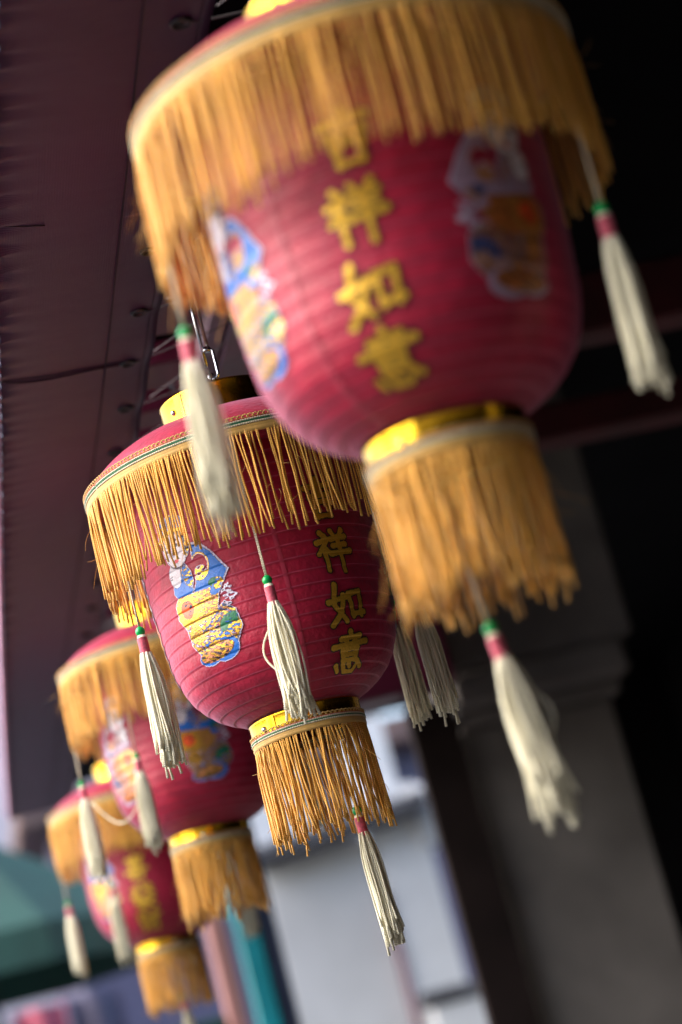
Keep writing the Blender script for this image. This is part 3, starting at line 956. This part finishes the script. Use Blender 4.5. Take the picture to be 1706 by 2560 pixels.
    for ex_, ey_ in ((-23, 60), (-8, 63)):
        put(ell(ex_, ey_, 4.2, 1.6, .15) < 1, (0.05, 0.05, 0.09, 0))
        put(ell(ex_ + .5, ey_ + 6, 5, 0.9, .2) < 1, (0.12, 0.09, 0.1, 0))
    put(ell(-17, 53, 1.6, 2.6) < 1, LI)
    put(ell(-14, 44.5, 4.6, 2.3, .2) < 1, (0.75, 0.06, 0.08, 0))
    cr = poly([(-36, 74), (-34, 92), (-24, 98), (-10, 101), (4, 98), (12, 90), (12, 76), (-10, 82)])
    put(cr, BL); put(cr & (n1 > 0.6), GO); put(cr & (np.abs(((X + 40) % 12) - 6) > 5.2), LI)
    put(poly([(-37, 72), (-10, 80), (13, 75), (13, 79), (-10, 85), (-37, 77)]), GO)
    dif = np.zeros_like(X)
    for ax in (0, 1):
        dif = np.maximum(dif, np.abs(C - np.roll(C, 1, ax)).sum(2))
    gold = C[..., 3] > 0.5
    C[gold, :3] *= (0.62 + 0.5 * (0.5 + 0.5 * np.sin(Y * 3.3 + 2.5 * np.sin(X * 0.35 + Y * .1)))[gold])[:, None]
    ol = (dif > 0.25) & A & (g.random(X.shape) < 0.8)
    C[ol, :3] *= 0.3; C[ol, 3] = 0
    rim = A & ~(np.roll(A, 1, 0) & np.roll(A, -1, 0) & np.roll(A, 1, 1) & np.roll(A, -1, 1))
    C[rim] = LI
    C[..., :3] *= (0.85 + 0.3 * g.random(X.shape))[..., None]
    return surf_mesh("figure_print", C, A, cell, s_of_z(-0.165), 0.0013)
FIG = [figure_mesh(0), figure_mesh(1)]

# --- hanger
hg = MB()
hg.tube([(0.071 * math.cos(t) , 0, 0.09 + 0.024 * math.sin(t)) for t in np.linspace(0, PI, 25)], 0.0013, 6)
HANG = hg.mesh("hanger_wire", M_STEEL)
rg = MB()
rg.tube([(0.0105 * math.cos(t), 0.0, 0.0105 * math.sin(t)) for t in np.linspace(0, 2 * PI, 30)[:-1]], 0.0012, 6, closed=True)
RINGM = rg.mesh("split_ring", M_DKMETAL)

def az2rad(a):
    return math.radians(a)

LANT = [
    dict(loc=(0.5122, 1.9128, 2.4678), tilt=(0.0059, -0.0058), st=-0.011, label="largest, nearest red lantern, blurred, cropped by the top edge",
         slant=(3, 0, -2, -3), txt=[(-23, 0), (155, 1)], fig=[(-79, 0), (28, 1), (95, 0), (-150, 1)], tas=[(-86, 0), (50, 2)], ctas=0, cx=-0.02, fr=1, rot=0.4, cap=-40),
    dict(loc=(0.5033, 2.9386, 2.454), tilt=(-0.0158, 0.0035), st=0.029, label="second nearest red lantern, the one in sharp focus with a blue figure",
         txt=[(26, 0), (-155, 1)], fig=[(-46, 0), (85, 1), (-105, 1), (150, 0)], tas=[(-66, 0), (-9, 1), (104, 0), (119, 2), (180, 1)], ctas=1, cx=0.031, fr=0, rot=1.9, cap=-52),
    dict(loc=(0.5105, 4.1734, 2.4984), tilt=(0.0094, -0.0037), st=-0.009, label="third red lantern along the row, two figures showing, blurred",
         txt=[(120, 0), (-120, 1)], fig=[(-60, 1), (1, 0), (62, 1), (180, 0)], tas=[(-89, 0), (-33, 2), (90, 1), (160, 0)], ctas=None, fr=1, rot=3.1, cap=-10),
    dict(loc=(0.5102, 5.4113, 2.4524), tilt=(0.0071, -0.001), st=-0.010, label="smallest, farthest red lantern at the bottom left of the row",
         txt=[(-17, 1), (165, 0)], fig=[(-57, 0), (42, 0), (100, 1), (-120, 1)], tas=[(-85, 2), (-33, 0), (90, 1), (160, 0)], ctas=1, fr=1, rot=4.4, cap=15),
]
for q, c in enumerate(LANT):
    L = thing("lantern", c['label'], "lantern", c['loc'], "red lanterns hung in a row", (-c['tilt'][1], c['tilt'][0], 0))
    L.scale = (1, 1, 1 + c['st'])
    rz = c['rot']
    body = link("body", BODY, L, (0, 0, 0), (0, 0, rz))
    for k in (2, 5):
        link("panel_seam", SEAM, body, (0, 0, 0), (0, 0, math.radians(c['txt'][0][0] - 90 + 33 + 60 * k) - rz))
    for a, wd in c['txt']:
        for me, da in zip(CH[wd], c.get('slant', (0, 0, 0, 0))):
            link("character", me, body, (0, 0, 0), (0, 0, math.radians(a + da) - rz))
    for a, v in c['fig']:
        link("figure_print", FIG[v], body, (0, 0, 0), (0, 0, math.radians(a) - rz))
    tc_ = link("top_cap", CAP_T, L, rot=(0, 0, math.radians(c['cap'] - 92)))
    for a in (-0.1, PI):
        link("rivet", RIVET, tc_, (0.0757 * math.cos(a), 0.0757 * math.sin(a), 0.0795), (0, PI / 2, a) if False else Matrix.Rotation(a, 3, 'Z').to_euler())
    bc_ = link("bottom_cap", CAP_B, L, rot=(0, 0, math.radians(c['cap'] - 88)))
    for a in (-0.12, PI):
        link("rivet", RIVET, bc_, (0.0712 * math.cos(a), 0.0712 * math.sin(a), -0.3345))
    for cc in (tc_, bc_):
        for ch in cc.children:
            a = math.atan2(ch.location[1], ch.location[0])
            ch.rotation_euler = (Matrix.Rotation(a, 3, 'Z') @ Matrix.Rotation(PI / 2, 3, 'Y')).to_euler()
    link("braid", BRAID_T, L, rot=(0, 0, rz))
    link("braid", BRAID_B, L, rot=(0, 0, rz))
    f1 = link("fringe", FR_T[c['fr']], L, rot=(0, 0, rz)); f1["kind"] = "stuff"
    f2 = link("fringe", FR_B[c['fr']], L, rot=(0, 0, rz + 1)); f2["kind"] = "stuff"
    f3 = link("fringe", FR_B2, L, rot=(0, 0, rz + 2)); f3["kind"] = "stuff"
    for k, (a, v) in enumerate(c['tas']):
        ar = math.radians(a - 90)
        add_tassel(L, TAS[v], (0.1955 * math.cos(ar), 0.1955 * math.sin(ar), -0.008), rotz=1.7 * k + q, tilt=(0.02 * math.sin(3 * k + q), 0.02 * math.cos(2 * k + q)))
    if q == 2:
        T = np.linspace(0, 1, 20)
        MB().tube([(-0.190 + 0.085 * t, -0.03 - 0.085 * t, -0.232 - 0.05 * math.sin(PI * t) - 0.004 * t) for t in T], 0.0014, 5).build("loose_yarn", M_CREAM, L)
    if c['ctas'] is not None:
        add_tassel(L, TAS_C[c['ctas']], (c.get('cx', 0.004), 0.004, -0.335), rotz=0.0, tilt=(0.02, -0.10 if q == 0 else -0.02))
    hw = link("hanger_wire", HANG, L, rot=(0, 0, 0.5))
    link("split_ring", RINGM, hw, (0, 0, 0.124), (0, 0, 0.9))

# snap hooks that carry the lanterns
hk = MB()
hk.tube([(0.0, 0, 0.0)] + [(0.0075 * math.cos(t), 0, 0.0075 * math.sin(t)) for t in np.linspace(-PI * .9, 0.1, 14)] + [(0.0078, 0, 0.03), (0.004, 0, 0.034)], 0.0021, 8)
hk.lathe([(0.0001, 0.037), (0.0052, 0.037), (0.0056, 0.033), (0.0056, 0.031), (0.0001, 0.031)], 16, c=(0.0, 0, 0))
HOOK = hk.mesh("snap_hook", M_CHROME)
rod = MB()
rod.tube([(-0.006, 0, 0.012), (-0.006, 0, 0.10), (-0.002, 0, 0.112)], 0.0023, 8)
rod.tube([(0.002, 0, 0.036), (0.001, 0, 0.26)], 0.0012, 6)
ROD = rod.mesh("hook_shank", M_CHROME)
spr = MB()
spr.tube([(0.002 + 0.0022 * math.cos(t), 0.0022 * math.sin(t), 0.038 + 0.06 * t / (2 * PI * 24)) for t in np.linspace(0, 2 * PI * 24, 240)], 0.0006, 4)
SPR = spr.mesh("spring", M_RUST)
HL = ["chrome snap hook carrying the largest lantern", "chrome snap hook with a rusty spring above the in-focus lantern",
      "chrome snap hook holding up the third lantern", "chrome snap hook holding up the farthest lantern"]
for c, lb in zip(LANT, HL):
    x, y, z = c['loc']
    h = thing("snap_hook", lb, "hook", (x + 0.002, y, z + 0.1355 * 1.0), "hooks the lanterns hang from", (0, 0, -0.5))
    link("hook", HOOK, h); link("shank", ROD, h); link("spring", SPR, h)

# ------------------------------------------------------------------ down the street, far out of focus
wb = thing("shophouse", "whitewashed shophouse front behind the sharp lantern's fringe", "building", (0, 14.0, 0))
MB().box((1.95, 0.0, 0.0), (2.585, 0.6, 3.30)).build("wall", M_CEMENT, wb)
MB().box((2.64, -0.02, 0.0), (2.96, 0.6, 3.55)).build("wall", M_WHITEP, wb)
MB().box((1.80, 0.05, 3.37), (2.40, 0.6, 4.3)).build("upper_wall", M_WHITEP, wb)
MB().box((2.66, 0.02, 3.52), (2.87, 0.6, 4.3)).build("upper_wall", M_WHITEP, wb)
cor = MB(); cor.box((-0.55, -0.22, -0.055), (0.55, 0.1, 0.055), bev=0.02)
cor.build("cornice", M_CORN, wb, (2.42, 0, 3.36), (0, -0.10, 0))
MB().box((2.90, -0.05, 3.16), (3.06, 0.55, 3.52), bev=0.02).build("bracket", M_CEMENT, wb)
MB().box((2.66, -0.12, 2.24), (3.02, 0.0, 2.33), bev=0.01).build("ledge", M_CORN, wb)
MB().box((2.70, -0.10, 0.0), (3.12, 0.5, 2.235), bev=0.01).build("pier", M_WHITEP, wb)
MB().tube([(2.612, -0.03, 0.0), (2.612, -0.03, 2.95)], 0.02, 12).build("drainpipe", M_PINKPIPE, wb)

tp = tag(MB().box((1.105, 9.0, 0.14), (1.19, 9.1, 3.4), bev=0.008).build("shutter_post", M_TEAL), "glossy teal shutter post below the third lantern", "post")
np_ = tag(MB().box((1.192, 9.02, 0.14), (1.26, 9.12, 3.4), bev=0.008).build("shutter_post", M_NAVY), "navy shutter post beside the teal one", "post")
sp_ = tag(MB().box((1.005, 9.05, 0.14), (1.075, 9.15, 2.55), bev=0.008).build("shutter_post", M_SALMON), "salmon pink shutter post left of the teal one", "post")
gp_ = tag(MB().box((0.80, 9.1, 0.14), (1.002, 9.2, 2.18), bev=0.008).build("window_shutter", M_DKGREEN), "bottle green shutter below the farthest lantern's fringe", "shutter")

# green market umbrella
gu = thing("market_umbrella", "green canvas market umbrella far down the street", "umbrella", (0.3, 15.0, 0.0))
cp = MB(); uc = []
for k in range(8):
    a = 2 * PI * k / 8 + 0.3
    uc.append((1.2 * math.cos(a), 1.2 * math.sin(a), 3.25))
for k in range(8):
    p0, p1 = uc[k], uc[(k + 1) % 8]
    c = MB()
    c.add([(0, 0, 4.05), p0, p1, (0, 0, 4.03), (p0[0], p0[1], 3.23), (p1[0], p1[1], 3.23), (p0[0], p0[1], 3.02), (p1[0], p1[1], 3.02)],
          [(0, 1, 2), (3, 5, 4), (1, 4, 5, 2), (4, 6, 7, 5)], smooth=False)
    c.build("canopy_panel", M_GRNCLOTH, gu)
    MB().tube([(0, 0, 3.9), (p0[0], p0[1], 3.17)], 0.012, 6).build("rib", M_DKMETAL, gu)
MB().tube([(0, 0, 0.0), (0, 0, 3.95)], 0.025, 10).build("pole", M_DKMETAL, gu)

# pale buildings further along
def far_house(x0, x1, y, h, mt, label, wins, nm="far_house", roof=True):
    b = thing(nm, label, "building", (0, y, 0), "buildings down the street")
    MB().box((x0, 0, 0), (x1, 6, h)).build("wall", mt, b)
    if roof:
        MB().box((x0 - 0.3, -0.4, h), (x1 + 0.3, 6, h + 0.25), bev=0.03).build("roof", M_TILE, b)
    for (wx, wz, ww, wh) in wins:
        f = MB().box((wx, -0.05, wz), (wx + ww, 0.0, wz + wh)).build("window", M_CORN, b)
        MB().box((wx + .08, -0.07, wz + .08), (wx + ww - .08, -0.052, wz + wh - .08)).build("pane", M_GLASS, f)
    return b
far_house(-4.0, 5.5, 30, 14, M_PALE, "pale pinkish building at the far end of the street", [(-3, 3, 1, 1.6), (-1.2, 3, 1, 1.6), (-3, 6, 1, 1.6), (-1.2, 6, 1, 1.6)])
far_house(1.25, 5.0, 22, 5.0, M_PURPLE, "low plum coloured shop beyond the green umbrella", [(1.8, 1, 1, 1.4), (3.2, 1, 1, 1.4)])
for k, (x, mt, lb) in enumerate(((0.42, M_PINKC, "pink cloth banner hanging under the green umbrella's edge"), (0.80, M_PURPLE, "plum cloth banner hanging beside the pink one"))):
    vs = []
    for i in range(9):
        for j in range(9):
            vs.append((x + 0.36 * i / 8, 16.5 + 0.05 * math.sin(i * 1.1), 3.0 - 1.1 * j / 8))
    N1 = len(vs); vs += [(a, b + 0.01, c) for a, b, c in vs]
    fs = []
    for i in range(8):
        for j in range(8):
            a = i * 9 + j
            fs.append((a, a + 1, a + 10, a + 9)); fs.append((N1 + a, N1 + a + 9, N1 + a + 10, N1 + a + 1))
    tag(MB().add(vs, fs).build("banner", mt), lb, "banner", "cloth banners at the stalls")
